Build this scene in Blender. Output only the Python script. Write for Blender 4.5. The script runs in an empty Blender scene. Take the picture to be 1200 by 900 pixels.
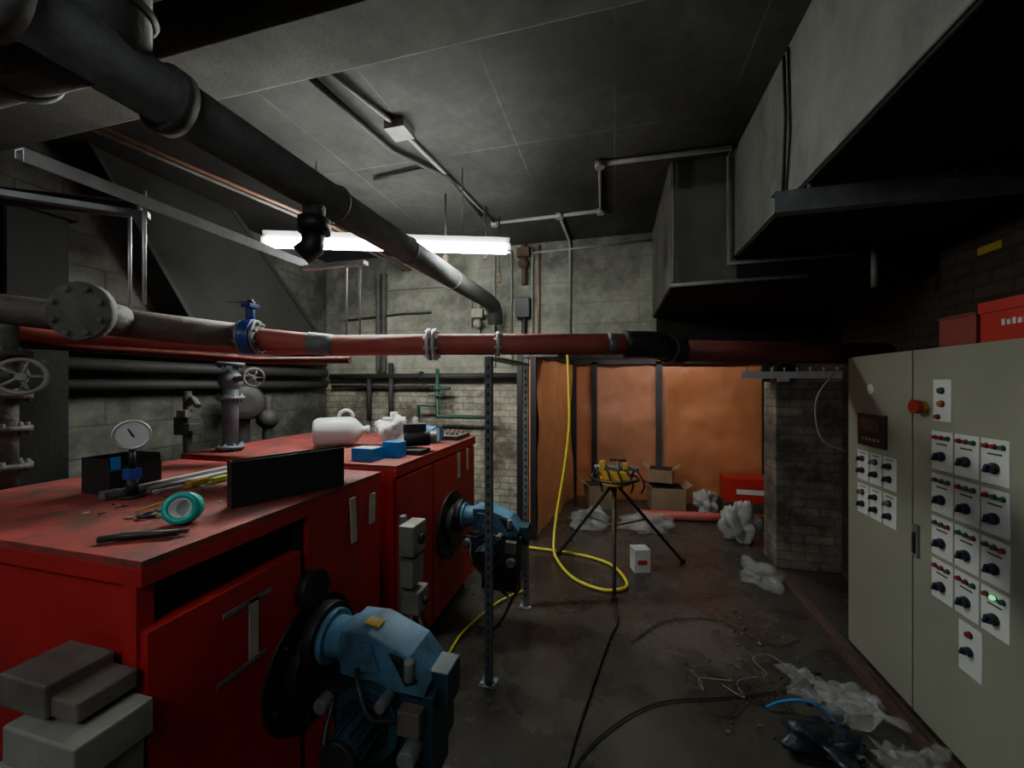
import bpy, bmesh, math, random
from mathutils import Vector, Matrix, noise, Euler
random.seed(7)
V=Vector
# ------------------------------------------------------------ materials
_m={}
def mat(name,col,rough=0.6,metal=0.0,col2=None,scale=4.0,lo=0.35,hi=0.65,bump=0.0,bscale=40,emit=None,alpha=None,trans=0.0,coat=0.0,stain=None,stain_scale=1.5,stain_lo=.45,stain_hi=.7,rough2=None):
    if name in _m: return _m[name]
    m=bpy.data.materials.new(name); m.use_nodes=True; nt=m.node_tree; N=nt.nodes; Lk=nt.links
    b=N['Principled BSDF']
    b.inputs['Base Color'].default_value=(*col,1); b.inputs['Roughness'].default_value=rough; b.inputs['Metallic'].default_value=metal
    tc=N.new('ShaderNodeTexCoord')
    if col2 is None: col2=tuple(c*0.72 for c in col)
    n=N.new('ShaderNodeTexNoise'); n.inputs['Scale'].default_value=scale; n.inputs['Detail'].default_value=8; n.inputs['Roughness'].default_value=.65
    Lk.new(tc.outputs['Object'],n.inputs['Vector'])
    r=N.new('ShaderNodeMapRange'); r.inputs['From Min'].default_value=lo; r.inputs['From Max'].default_value=hi
    Lk.new(n.outputs['Fac'],r.inputs['Value'])
    mx=N.new('ShaderNodeMix'); mx.data_type='RGBA'; mx.inputs[6].default_value=(*col,1); mx.inputs[7].default_value=(*col2,1)
    Lk.new(r.outputs['Result'],mx.inputs[0]); out=mx.outputs[2]
    if stain:
        n2=N.new('ShaderNodeTexNoise'); n2.inputs['Scale'].default_value=stain_scale; n2.inputs['Detail'].default_value=10; n2.inputs['Roughness'].default_value=.7
        mp=N.new('ShaderNodeMapping'); mp.inputs['Location'].default_value=(5,3,1); mp.inputs['Scale'].default_value=(1,1,.5)
        Lk.new(tc.outputs['Object'],mp.inputs['Vector']); Lk.new(mp.outputs['Vector'],n2.inputs['Vector'])
        r2=N.new('ShaderNodeMapRange'); r2.inputs['From Min'].default_value=stain_lo; r2.inputs['From Max'].default_value=stain_hi
        Lk.new(n2.outputs['Fac'],r2.inputs['Value'])
        m2=N.new('ShaderNodeMix'); m2.data_type='RGBA'; m2.inputs[7].default_value=(*stain,1)
        Lk.new(r2.outputs['Result'],m2.inputs[0]); Lk.new(out,m2.inputs[6]); out=m2.outputs[2]
        if rough2 is not None:
            rr=N.new('ShaderNodeMapRange'); rr.inputs['To Min'].default_value=rough2; rr.inputs['To Max'].default_value=rough
            Lk.new(r2.outputs['Result'],rr.inputs['Value']); Lk.new(rr.outputs['Result'],b.inputs['Roughness'])
    Lk.new(out,b.inputs['Base Color'])
    if bump>0:
        n3=N.new('ShaderNodeTexNoise'); n3.inputs['Scale'].default_value=bscale; n3.inputs['Detail'].default_value=6
        Lk.new(tc.outputs['Object'],n3.inputs['Vector'])
        bp=N.new('ShaderNodeBump'); bp.inputs['Strength'].default_value=bump; bp.inputs['Distance'].default_value=.02
        Lk.new(n3.outputs['Fac'],bp.inputs['Height']); Lk.new(bp.outputs['Normal'],b.inputs['Normal'])
    if emit:
        b.inputs['Emission Color'].default_value=(*emit[0],1); b.inputs['Emission Strength'].default_value=emit[1]
    if alpha is not None: b.inputs['Alpha'].default_value=alpha
    if trans: b.inputs['Transmission Weight'].default_value=trans
    if coat: b.inputs['Coat Weight'].default_value=coat
    _m[name]=m; return m

def block_mat(name,c1,c2,mortar,bw,bh,ms=.012,soot=(.05,.05,.045),slo=.45,shi=.75,axis='wall',rough=.85,bump=.5,grad=None,sscale=.9):
    m=bpy.data.materials.new(name); m.use_nodes=True; nt=m.node_tree; N=nt.nodes; Lk=nt.links
    b=N['Principled BSDF']; b.inputs['Roughness'].default_value=rough
    g=N.new('ShaderNodeNewGeometry'); sp=N.new('ShaderNodeSeparateXYZ'); Lk.new(g.outputs['Position'],sp.inputs[0])
    cb=N.new('ShaderNodeCombineXYZ')
    if axis=='wall':
        ad=N.new('ShaderNodeMath'); ad.operation='ADD'; Lk.new(sp.outputs[0],ad.inputs[0]); Lk.new(sp.outputs[1],ad.inputs[1])
        Lk.new(ad.outputs[0],cb.inputs[0]); Lk.new(sp.outputs[2],cb.inputs[1])
    else:
        Lk.new(sp.outputs[1],cb.inputs[0]); Lk.new(sp.outputs[0],cb.inputs[1])
    br=N.new('ShaderNodeTexBrick'); br.inputs['Scale'].default_value=1; br.inputs['Brick Width'].default_value=bw; br.inputs['Row Height'].default_value=bh
    br.inputs['Mortar Size'].default_value=ms; br.inputs['Mortar Smooth'].default_value=.4; br.inputs['Color1'].default_value=(*c1,1); br.inputs['Color2'].default_value=(*c2,1); br.inputs['Mortar'].default_value=(*mortar,1)
    if axis!='wall': br.offset=0
    Lk.new(cb.outputs[0],br.inputs['Vector'])
    n=N.new('ShaderNodeTexNoise'); n.inputs['Scale'].default_value=sscale; n.inputs['Detail'].default_value=10; n.inputs['Roughness'].default_value=.68
    Lk.new(g.outputs['Position'],n.inputs['Vector'])
    r=N.new('ShaderNodeMapRange'); r.inputs['From Min'].default_value=slo; r.inputs['From Max'].default_value=shi
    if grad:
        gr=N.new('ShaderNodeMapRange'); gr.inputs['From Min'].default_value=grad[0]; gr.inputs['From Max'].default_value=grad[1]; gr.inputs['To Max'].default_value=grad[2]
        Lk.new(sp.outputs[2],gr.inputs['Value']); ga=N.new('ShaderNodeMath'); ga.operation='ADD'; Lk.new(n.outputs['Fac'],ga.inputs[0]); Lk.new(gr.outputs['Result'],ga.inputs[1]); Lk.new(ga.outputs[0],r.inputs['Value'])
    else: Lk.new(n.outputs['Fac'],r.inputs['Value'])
    mx=N.new('ShaderNodeMix'); mx.data_type='RGBA'; mx.inputs[7].default_value=(*soot,1); Lk.new(r.outputs['Result'],mx.inputs[0]); Lk.new(br.outputs['Color'],mx.inputs[6])
    n2=N.new('ShaderNodeTexNoise'); n2.inputs['Scale'].default_value=14; n2.inputs['Detail'].default_value=8; n2.inputs['Roughness'].default_value=.7; Lk.new(g.outputs['Position'],n2.inputs['Vector'])
    r3=N.new('ShaderNodeMapRange'); r3.inputs['From Min'].default_value=.25; r3.inputs['From Max'].default_value=.75; r3.inputs['To Min'].default_value=.68; r3.inputs['To Max'].default_value=1.25; Lk.new(n2.outputs['Fac'],r3.inputs['Value'])
    vm=N.new('ShaderNodeVectorMath'); vm.operation='SCALE'; Lk.new(mx.outputs[2],vm.inputs[0]); Lk.new(r3.outputs['Result'],vm.inputs[3])
    Lk.new(vm.outputs[0],b.inputs['Base Color'])
    iv=N.new('ShaderNodeMath'); iv.operation='MULTIPLY_ADD'; iv.inputs[1].default_value=-1; Lk.new(br.outputs['Fac'],iv.inputs[0]); Lk.new(n2.outputs['Fac'],iv.inputs[2])
    bp=N.new('ShaderNodeBump'); bp.inputs['Strength'].default_value=bump; bp.inputs['Distance'].default_value=.01; Lk.new(iv.outputs[0],bp.inputs['Height']); Lk.new(bp.outputs['Normal'],b.inputs['Normal'])
    return m

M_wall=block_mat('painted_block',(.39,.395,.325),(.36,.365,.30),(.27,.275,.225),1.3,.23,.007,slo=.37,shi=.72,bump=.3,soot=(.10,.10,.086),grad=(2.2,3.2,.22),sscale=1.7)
M_brick=block_mat('white_brick',(.42,.40,.32),(.31,.295,.235),(.20,.185,.145),.225,.075,.007,slo=.42,shi=.60,sscale=2.8,soot=(.11,.09,.07))
M_side=block_mat('grey_block',(.19,.188,.165),(.16,.158,.138),(.10,.098,.088),.45,.225,.008,slo=.38,shi=.62,sscale=1.8,soot=(.045,.045,.04))
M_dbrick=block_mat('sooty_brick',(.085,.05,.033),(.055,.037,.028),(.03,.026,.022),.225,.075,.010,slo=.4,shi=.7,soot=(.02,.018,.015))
M_pier=block_mat('grey_brick',(.24,.21,.17),(.17,.145,.115),(.13,.115,.095),.225,.08,.008,slo=.38,shi=.60,sscale=3,soot=(.055,.045,.036))
M_ceil=block_mat('ceiling_board',(.058,.058,.055),(.050,.050,.048),(.11,.11,.105),1.25,.62,.006,soot=(.018,.018,.017),slo=.36,shi=.62,axis='ceil',bump=.15,sscale=.9)
M_floor=mat('wet_concrete',(.050,.045,.037),.5,col2=(.027,.025,.021),scale=3,bump=.25,bscale=9,stain=(.078,.071,.058),stain_scale=1.2,stain_lo=.45,stain_hi=.72,rough2=.24)
M_duct=mat('plastered_duct',(.19,.19,.172),.9,col2=(.12,.12,.11),scale=2.5,bump=.15,bscale=60,stain=(.06,.06,.054),stain_scale=1.8)
M_beam=mat('beam_plaster',(.12,.12,.111),.9,col2=(.08,.08,.074),scale=3,bump=.12,bscale=60,stain=(.05,.05,.046),stain_scale=2)
M_shade_black=mat('shade_and_steel_black',(.010,.010,.009),.95,bump=.3,col2=(.014,.014,.013))  # near-black: painted shade on lintel and duct, plain black on the column
M_red=mat('boiler_red',(.40,.011,.013),.5,col2=(.33,.009,.010),scale=5,bump=.05,stain=(.10,.011,.011),stain_scale=3.5,stain_lo=.50,stain_hi=.80)
M_redtop=mat('boiler_red_dusty',(.30,.038,.032),.65,col2=(.20,.026,.021),scale=11,bump=.06,stain=(.065,.034,.028),stain_scale=5,stain_lo=.42,stain_hi=.64)
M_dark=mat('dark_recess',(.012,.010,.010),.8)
M_black=mat('black_paint',(.014,.014,.016),.5)
M_bpipe=mat('black_pipe_paint',(.070,.074,.070),.6,col2=(.038,.041,.038),scale=8,bump=.2)
M_gpipe=mat('lagged_grey_pipe',(.10,.097,.088),.7,col2=(.05,.048,.044),scale=7,bump=.4)
M_brown=mat('rusty_brown_pipe',(.135,.107,.092),.65,metal=.1,col2=(.08,.063,.054),scale=8,bump=.2)
M_rpipe=mat('red_oxide_pipe',(.42,.09,.075),.6,col2=(.34,.066,.056),scale=6,bump=.04)
M_rpipe2=mat('dark_red_pipe',(.15,.025,.020),.6,col2=(.08,.016,.012),scale=6)
M_galv=mat('galvanised_steel',(.60,.62,.64),.45,metal=.35,col2=(.46,.48,.50),scale=20)
M_zinc=mat('dull_zinc',(.22,.23,.24),.5,metal=.4,col2=(.13,.14,.15),scale=12)
M_post=mat('slotted_steel',(.15,.17,.19),.5,metal=.3,col2=(.09,.10,.11),scale=14)
M_cond=mat('conduit_grey',(.28,.285,.262),.6,metal=.1,col2=(.19,.19,.176),scale=10)
M_conddark=mat('conduit_sooty',(.032,.032,.031),.65)
M_vblue=mat('valve_blue',(.02,.05,.28),.35,col2=(.015,.04,.2))
M_blue=mat('burner_blue',(.075,.19,.31),.5,col2=(.045,.12,.20),scale=7,stain=(.025,.042,.058),stain_scale=8,stain_lo=.46,stain_hi=.68)
M_teal=mat('burner_dark_blue',(.013,.045,.065),.45,col2=(.009,.028,.04),scale=9)
M_white=mat('white_plastic',(.60,.62,.62),.45,col2=(.54,.56,.56))
M_jug=mat('jug_plastic',(.62,.64,.65),.35,col2=(.5,.52,.54),trans=.15)
M_cab=mat('cabinet_paint',(.26,.267,.21),.55,col2=(.235,.242,.19),scale=3,bump=.03,bscale=120)
M_cabd=mat('cabinet_seam',(.05,.05,.045),.6)
M_gbox=mat('grey_casing',(.24,.24,.21),.6,col2=(.15,.15,.13),scale=8)
M_gboxd=mat('stained_grey_casing',(.13,.115,.10),.65,col2=(.08,.065,.055),scale=10)
M_knob=mat('switch_knob',(.02,.03,.06),.35)
M_ledr=mat('lamp_red',(.28,.02,.015),.35)
M_ledg=mat('lamp_green',(.02,.13,.06),.35)
M_ledon=mat('lamp_green_lit',(.1,.9,.3),.3,emit=((.1,1,.3),1.2))
M_amber=mat('lamp_amber',(.50,.09,.02),.35)
M_scr=mat('display_screen',(.04,.05,.045),.2)
M_tarp=mat('orange_sheeting',(.53,.20,.088),.45,col2=(.47,.17,.072),scale=1.5,bump=.15,bscale=5,stain=(.38,.135,.06),stain_scale=1.0)
M_tarpl=mat('orange_sheeting_pale',(.64,.29,.13),.45,col2=(.52,.21,.09),scale=1.5,bump=.2,bscale=5)
M_yel=mat('yellow_hose',(.66,.58,.05),.45,col2=(.58,.5,.04))
M_yel2=mat('tool_yellow',(.48,.30,.03),.5)
M_card=mat('cardboard',(.26,.18,.11),.8,col2=(.21,.14,.085))
M_rbox=mat('red_carton',(.48,.025,.022),.45,col2=(.42,.02,.018))
M_rbox2=mat('worn_red_carton',(.27,.045,.038),.6,col2=(.21,.035,.03))
M_cable=mat('dark_cable',(.025,.025,.024),.5)
M_tape=mat('masking_tape',(.40,.37,.30),.7,col2=(.30,.27,.215),scale=14)
M_ttape=mat('teal_tape',(.0,.40,.34),.4)
M_green=mat('green_pipe',(.03,.09,.06),.5)
M_copper=mat('copper_pipe',(.38,.2,.14),.45,metal=.4)
M_rust=mat('rusted_steel',(.09,.05,.033),.8,col2=(.045,.03,.02),scale=10,bump=.3)
M_bluep=mat('blue_plastic',(.01,.18,.52),.35)
M_bag=mat('clear_plastic_film',(.55,.57,.58),.12,alpha=.20,col2=(.62,.64,.64))
M_film=mat('clear_hanging_film',(.62,.60,.58),.12,alpha=.08)
M_bagw=mat('white_bag',(.46,.47,.47),.35,col2=(.33,.34,.34),bump=.6,bscale=14,alpha=.75)
M_wcloth=mat('white_wiping_cloth',(.62,.63,.63),.7,col2=(.5,.51,.51),bump=.5,bscale=14)
M_bagd=mat('dark_blue_bag',(.012,.020,.030),.35,bump=.6,bscale=14)
M_litter=mat('floor_litter',(.17,.155,.13),.7,col2=(.07,.062,.052),scale=20)
M_tube=mat('fluorescent_glow',(1,1,1),.5,emit=((.96,1,.92),105))
M_filltube=mat('unseen_fill_glow',(1,1,1),.5,emit=((.93,.99,.98),34))  # glow of the unseen fill battens behind the camera
M_recessfill=mat('added_recess_fill_glow',(1,1,1),.5,emit=((1,.98,.92),29))  # glow of the fill batten added in the recess
M_yl=mat('yellow_label',(.4,.29,.02),.5)
M_steel=mat('bright_steel',(.55,.56,.57),.3,metal=.6,col2=(.45,.46,.47),scale=20)
M_flue=mat('flue_duct_sheet',(.036,.036,.033),.85,col2=(.022,.022,.020),scale=3)
M_silver=mat('silver_paint',(.12,.14,.16),.6,col2=(.08,.095,.11))

# ------------------------------------------------------------ mesh builder
def basis(d):
    d=V(d).normalized(); a=V((0,0,1)) if abs(d.z)<.9 else V((1,0,0))
    x=a.cross(d).normalized(); y=d.cross(x).normalized(); return x,y,d
class B:
    def __init__(s,name): s.name=name; s.bm=bmesh.new(); s.mats=[]
    def mi(s,m):
        if m not in s.mats: s.mats.append(m)
        return s.mats.index(m)
    def face(s,vs,m,sm=False):
        try:
            f=s.bm.faces.new(vs); f.material_index=s.mi(m); f.smooth=sm; return f
        except ValueError: return None
    def box(s,c,d,m,rot=None,taper=None):
        vs=[]
        R=Euler(rot).to_matrix() if rot else Matrix.Identity(3)
        for z in (-1,1):
            k=1 if (z<0 or not taper) else taper
            for x,y in ((-1,-1),(1,-1),(1,1),(-1,1)):
                vs.append(s.bm.verts.new(V(c)+R@V((x*d[0]/2*k,y*d[1]/2*k,z*d[2]/2))))
        for f in ((3,2,1,0),(4,5,6,7),(0,1,5,4),(1,2,6,5),(2,3,7,6),(3,0,4,7)): s.face([vs[i] for i in f],m)
        return s
    def bx(s,x0,x1,y0,y1,z0,z1,m): return s.box(((x0+x1)/2,(y0+y1)/2,(z0+z1)/2),(x1-x0,y1-y0,z1-z0),m)
    def cyl(s,p1,p2,r,m,r2=None,n=20,caps=True):
        p1,p2=V(p1),V(p2); x,y,d=basis(p2-p1); r2=r if r2 is None else r2
        a=[s.bm.verts.new(p1+(x*math.cos(t)+y*math.sin(t))*r) for t in [2*math.pi*i/n for i in range(n)]]
        b=[s.bm.verts.new(p2+(x*math.cos(t)+y*math.sin(t))*r2) for t in [2*math.pi*i/n for i in range(n)]]
        for i in range(n): s.face([a[i],a[(i+1)%n],b[(i+1)%n],b[i]],m,True)
        if caps: s.face(a[::-1],m); s.face(b,m)
        return s
    def tube(s,pts,r,m,n=10,smooth=0,caps=True):
        P=[V(p) for p in pts]
        if smooth:
            Q=[]
            E=[P[0]*2-P[1]]+P+[P[-1]*2-P[-2]]
            for i in range(1,len(E)-2):
                for k in range(smooth):
                    t=k/smooth; a,b,c,d=E[i-1],E[i],E[i+1],E[i+2]
                    Q.append(.5*((2*b)+(c-a)*t+(2*a-5*b+4*c-d)*t*t+(3*b-a-3*c+d)*t**3))
            Q.append(P[-1]); P=Q
        rings=[]; px=None
        for i,p in enumerate(P):
            d=(P[min(i+1,len(P)-1)]-P[max(i-1,0)]).normalized()
            if px is None: x,y,_=basis(d)
            else:
                x=(px-d*px.dot(d)); x=x.normalized() if x.length>1e-6 else basis(d)[0]; y=d.cross(x)
            px=x
            k=1
            if 0<i<len(P)-1:
                a=(P[i]-P[i-1]).normalized(); b=(P[i+1]-P[i]).normalized(); k=1/max(.7,math.cos(a.angle(b,0)/2))
            rings.append([s.bm.verts.new(p+(x*math.cos(t)+y*math.sin(t))*r*k) for t in [2*math.pi*j/n for j in range(n)]])
        for a,b in zip(rings,rings[1:]):
            for j in range(n): s.face([a[j],a[(j+1)%n],b[(j+1)%n],b[j]],m,True)
        if caps: s.face(rings[0][::-1],m); s.face(rings[-1],m)
        return s
    def torus(s,c,ax,R,r,m,n=28,k=8):
        x,y,d=basis(ax); c=V(c); rs=[]
        for i in range(n):
            t=2*math.pi*i/n; o=x*math.cos(t)+y*math.sin(t)
            rs.append([s.bm.verts.new(c+o*(R+r*math.cos(q))+d*r*math.sin(q)) for q in [2*math.pi*j/k for j in range(k)]])
        for i in range(n):
            a,b=rs[i],rs[(i+1)%n]
            for j in range(k): s.face([a[j],b[j],b[(j+1)%k],a[(j+1)%k]],m,True)
        return s
    def sph(s,c,r,m,sc=(1,1,1),n=16,crumple=0,seed=0,fr=4):
        c=V(c); k=n//2; rows=[]
        for i in range(1,k):
            a=math.pi*i/k
            row=[]
            for j in range(n):
                t=2*math.pi*j/n; o=V((math.sin(a)*math.cos(t),math.sin(a)*math.sin(t),math.cos(a)))
                f=1
                if crumple:
                    f+=crumple*noise.noise(o*1.3+V((seed,seed*.7,0)))*1.5
                    f-=crumple*.55*abs(noise.noise(o*fr*.6+V((seed,0,3))))-.1*crumple
                    f-=crumple*.25*abs(noise.noise(o*fr*1.4+V((0,seed,1))))
                row.append(s.bm.verts.new(c+V((o.x*r*sc[0],o.y*r*sc[1],o.z*r*sc[2]))*f))
            rows.append(row)
        def pole(rw,z): return s.bm.verts.new(sum((v.co for v in rw),V((0,0,0)))/len(rw)+V((0,0,z)))
        top=pole(rows[0],.02*r*sc[2]); bot=pole(rows[-1],-.02*r*sc[2])
        for j in range(n):
            s.face([top,rows[0][j],rows[0][(j+1)%n]],m,True); s.face([bot,rows[-1][(j+1)%n],rows[-1][j]],m,True)
            for i in range(len(rows)-1): s.face([rows[i][j],rows[i+1][j],rows[i+1][(j+1)%n],rows[i][(j+1)%n]],m,True)
        return s
    def lathe(s,prof,o,ax,m,n=24):
        x,y,d=basis(ax); o=V(o); rs=[[s.bm.verts.new(o+d*h+(x*math.cos(t)+y*math.sin(t))*max(r,1e-4)) for t in [2*math.pi*j/n for j in range(n)]] for r,h in prof]
        for a,b in zip(rs,rs[1:]):
            for j in range(n): s.face([a[j],a[(j+1)%n],b[(j+1)%n],b[j]],m,True)
        s.face(rs[0][::-1],m); s.face(rs[-1],m); return s
    def prism(s,poly,vec,m,mside=None):
        a=[s.bm.verts.new(V(p)) for p in poly]; b=[s.bm.verts.new(V(p)+V(vec)) for p in poly]
        s.face(a,m); s.face(b[::-1],m)
        for i in range(len(a)): s.face([a[i],b[i],b[(i+1)%len(a)],a[(i+1)%len(a)]],mside or m)
        return s
    def sheet(s,o,u,v,m,nu=24,nv=24,amp=.02,fr=3,seed=0,ragged=0,fold=0):
        o,u,v=V(o),V(u),V(v); nn=u.cross(v).normalized(); g=[]
        for i in range(nu+1):
            row=[]
            for j in range(nv+1):
                a,b=i/nu,j/nv
                p=o+u*a+v*b
                q=V((p.x*fr,p.y*fr,p.z*fr*(.3 if fold else 1)))+V((seed*3.1,seed,0))
                h=noise.noise(q)*amp+abs(noise.noise(q*2.7))*amp*.7
                if ragged:
                    e=noise.noise(V((a*4,b*4,seed)))*ragged; p+=u*e*(a-.5)*2+v*e*(b-.5)*2; h=abs(h)
                row.append(s.bm.verts.new(p+nn*h))
            g.append(row)
        for i in range(nu):
            for j in range(nv): s.face([g[i][j],g[i+1][j],g[i+1][j+1],g[i][j+1]],m,True)
        return s
    def flange(s,c,ax,r,m,t=.02,bolts=8,mb=None):
        x,y,d=basis(ax); c=V(c); s.cyl(c-d*t/2,c+d*t/2,r,m,n=24)
        for i in range(bolts):
            a=2*math.pi*(i+.5)/bolts; p=c+(x*math.cos(a)+y*math.sin(a))*r*.8; s.cyl(p-d*(t/2+.014),p+d*(t/2+.014),r*.1,mb or m,n=6)
        return s
    def wheel(s,c,ax,r,m,spokes=5):
        x,y,d=basis(ax); c=V(c); s.torus(c,ax,r,r*.13,m)
        for i in range(spokes):
            a=2*math.pi*i/spokes; s.cyl(c,c+(x*math.cos(a)+y*math.sin(a))*r,r*.09,m,n=8)
        s.cyl(c-d*r*.25,c+d*r*.25,r*.24,m,n=12); return s
    def fin(s,bevel=0.0,recalc=True):
        if recalc: bmesh.ops.recalc_face_normals(s.bm,faces=s.bm.faces)
        co=[v.co for v in s.bm.verts]
        mn=V((min(c.x for c in co),min(c.y for c in co),min(c.z for c in co))); mx=V((max(c.x for c in co),max(c.y for c in co),max(c.z for c in co)))
        o=(mn+mx)/2; o.z=mn.z
        bmesh.ops.translate(s.bm,verts=s.bm.verts,vec=-o)
        me=bpy.data.meshes.new(s.name); s.bm.to_mesh(me); s.bm.free()
        for m in s.mats: me.materials.append(m)
        ob=bpy.data.objects.new(s.name,me); ob.location=o; bpy.context.scene.collection.objects.link(ob)
        if bevel:
            b=ob.modifiers.new('bevel','BEVEL'); b.width=bevel; b.segments=2; b.limit_method='ANGLE'; b.angle_limit=math.radians(50)
        return ob

# ------------------------------------------------------------ room shell
CZ=3.22
B('floor').bx(-3.8,2.5,-2.7,6.1,-.1,0,M_floor).fin()
B('ceiling').bx(-3.8,2.5,-2.7,6.1,CZ,CZ+.1,M_ceil).fin()
b=B('wall_back')
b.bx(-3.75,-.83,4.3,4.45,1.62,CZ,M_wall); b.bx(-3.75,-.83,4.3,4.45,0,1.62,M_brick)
b.bx(-.83,.42,4.3,4.45,2.0,CZ,M_wall); b.bx(.42,2.4,4.3,4.45,2.0,CZ,M_shade_black); b.fin()  # right part of lintel coloured near-black, painting in the duct's shade
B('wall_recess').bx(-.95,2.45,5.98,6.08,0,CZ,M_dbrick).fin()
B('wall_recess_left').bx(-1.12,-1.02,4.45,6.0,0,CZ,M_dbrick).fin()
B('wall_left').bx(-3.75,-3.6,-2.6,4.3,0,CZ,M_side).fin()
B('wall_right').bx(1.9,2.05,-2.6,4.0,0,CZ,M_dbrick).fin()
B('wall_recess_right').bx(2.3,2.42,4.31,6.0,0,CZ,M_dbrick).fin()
B('wall_front').bx(-3.7,2.05,-2.65,-2.5,0,CZ,M_side).fin()
B('brick_pier').bx(1.40,2.3,4.0,4.3,0,1.67,M_pier).fin(.01)
B('ceiling_beam').bx(-3.6,.8,1.18,1.44,2.98,CZ,M_beam).fin(.01)
b=B('steel_joist'); b.bx(-3.6,-.35,.80,.98,2.94,2.965,M_rust); b.bx(-3.6,-.35,.80,.98,3.19,3.22,M_rust); b.bx(-3.6,-.35,.88,.90,2.965,3.19,M_rust); b.fin()
b=B('ventilation_duct')
b.bx(.78,1.9,-1.0,2.97,2.512,CZ,M_duct); b.bx(.79,1.9,-.995,2.97,2.5,2.512,M_shade_black)  # thin near-black layer paints the shade under the duct
b.bx(.38,1.9,2.97,4.3,2.342,CZ,M_duct); b.bx(.39,1.9,2.965,4.3,2.33,2.342,M_shade_black); b.bx(.80,1.9,2.955,2.97,2.34,2.5,M_shade_black)  # near-black underside and front strip, shade painted in as colour
b.fin(.008)
b=B('sloped_flue_duct'); b.prism([(-3.6,1.78,3.21),(-3.6,2.75,3.21),(-3.6,3.75,2.25),(-3.6,3.75,2.12),(-3.6,2.45,2.10)],(.3,0,0),M_flue)
b.prism([(-3.3,2.72,3.21),(-3.3,2.78,3.21),(-3.3,3.79,2.26),(-3.3,3.73,2.26)],(.02,0,0),M_conddark); b.prism([(-3.3,1.76,3.21),(-3.3,1.80,3.21),(-3.3,2.47,2.10),(-3.3,2.43,2.10)],(.02,0,0),M_conddark)
b.bx(-3.6,-3.2,2.40,3.95,2.08,2.12,M_conddark); b.fin(.006)
b=B('dark_steel_column'); b.bx(-3.10,-3.075,1.32,1.56,0,2.6,M_shade_black); b.bx(-3.33,-3.305,1.32,1.56,0,2.6,M_shade_black); b.bx(-3.31,-3.09,1.43,1.45,0,2.6,M_shade_black); b.bx(-3.36,-3.04,1.29,1.59,2.6,2.64,M_shade_black); b.fin()

# ------------------------------------------------------------ boilers
def boiler(name,y0,y1,x0,gapdoor,ydisc,zdisc,rdisc):
    b=B(name); X=-1.14
    b.bx(x0,X-.03,y0+.01,y1-.01,.10,1.15,M_red)
    b.bx(x0-.02,X+.02,y0-.01,y1+.01,1.15,1.195,M_red)
    b.bx(x0-.02,X+.02,y0-.01,y1+.01,1.195,1.215,M_redtop)
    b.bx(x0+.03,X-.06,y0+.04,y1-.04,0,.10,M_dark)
    for y in (y0+.012,y1-.012): b.bx(X-.05,X,y-.02,y+.02,.08,1.15,M_red)
    if gapdoor:
        b.bx(X-.03,X-.022,y0+.04,y0+.5,1.04,1.14,M_dark)
        b.bx(X-.02,X+.025,y0+.0,y0+.49,.16,1.035,M_red)
        b.bx(X-.028,X+.0,y0+.49,y0+.53,.12,1.15,M_dark)
        b.bx(X-.02,X+.02,y0+.53,y1+.0,.12,1.165,M_red)
    else:
        b.bx(X-.02,X+.02,y0+.02,y0+.42,.12,1.14,M_red); b.bx(X-.028,X,y0+.42,y0+.44,.12,1.15,M_dark)
        b.bx(X-.02,X+.02,y0+.44,y1-.02,.12,1.14,M_red)
    b.cyl((X+.01,ydisc,zdisc),(X+.035,ydisc,zdisc),rdisc,M_black,n=40)
    b.cyl((X+.035,ydisc,zdisc),(X+.075,ydisc,zdisc),rdisc*.62,M_black,n=32)
    for i in range(6):
        a=i*math.pi/3+.3; b.cyl((X+.035,ydisc+math.cos(a)*rdisc*.85,zdisc+math.sin(a)*rdisc*.85),(X+.05,ydisc+math.cos(a)*rdisc*.85,zdisc+math.sin(a)*rdisc*.85),.010,M_black,n=6)
    return b
b=boiler('boiler',.71,1.71,-2.42,True,1.26,.60,.23)
XF=-1.115+.002
b.bx(XF,XF+.003,.985,1.02,.78,.97,M_tape); b.bx(XF,XF+.003,.90,1.07,.955,.972,M_zinc); b.bx(XF,XF+.003,.88,1.05,.765,.78,M_zinc)
b.box((-1.115,1.50,1.05),(.008,.035,.20),M_tape,rot=(.06,0,0)); b.box((-1.115,1.64,1.06),(.008,.04,.14),M_tape,rot=(-.05,0,0))
b.cyl((-1.12,1.24,.88),(-1.08,1.24,.88),.07,M_black,n=24)
b.fin(.004)
b=boiler('boiler',1.87,3.08,-2.62,False,2.58,.66,.23)
b.box((-1.118,2.72,1.05),(.008,.05,.19),M_tape); b.box((-1.118,2.9,1.06),(.008,.04,.17),M_tape)
b.fin(.004)

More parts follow.
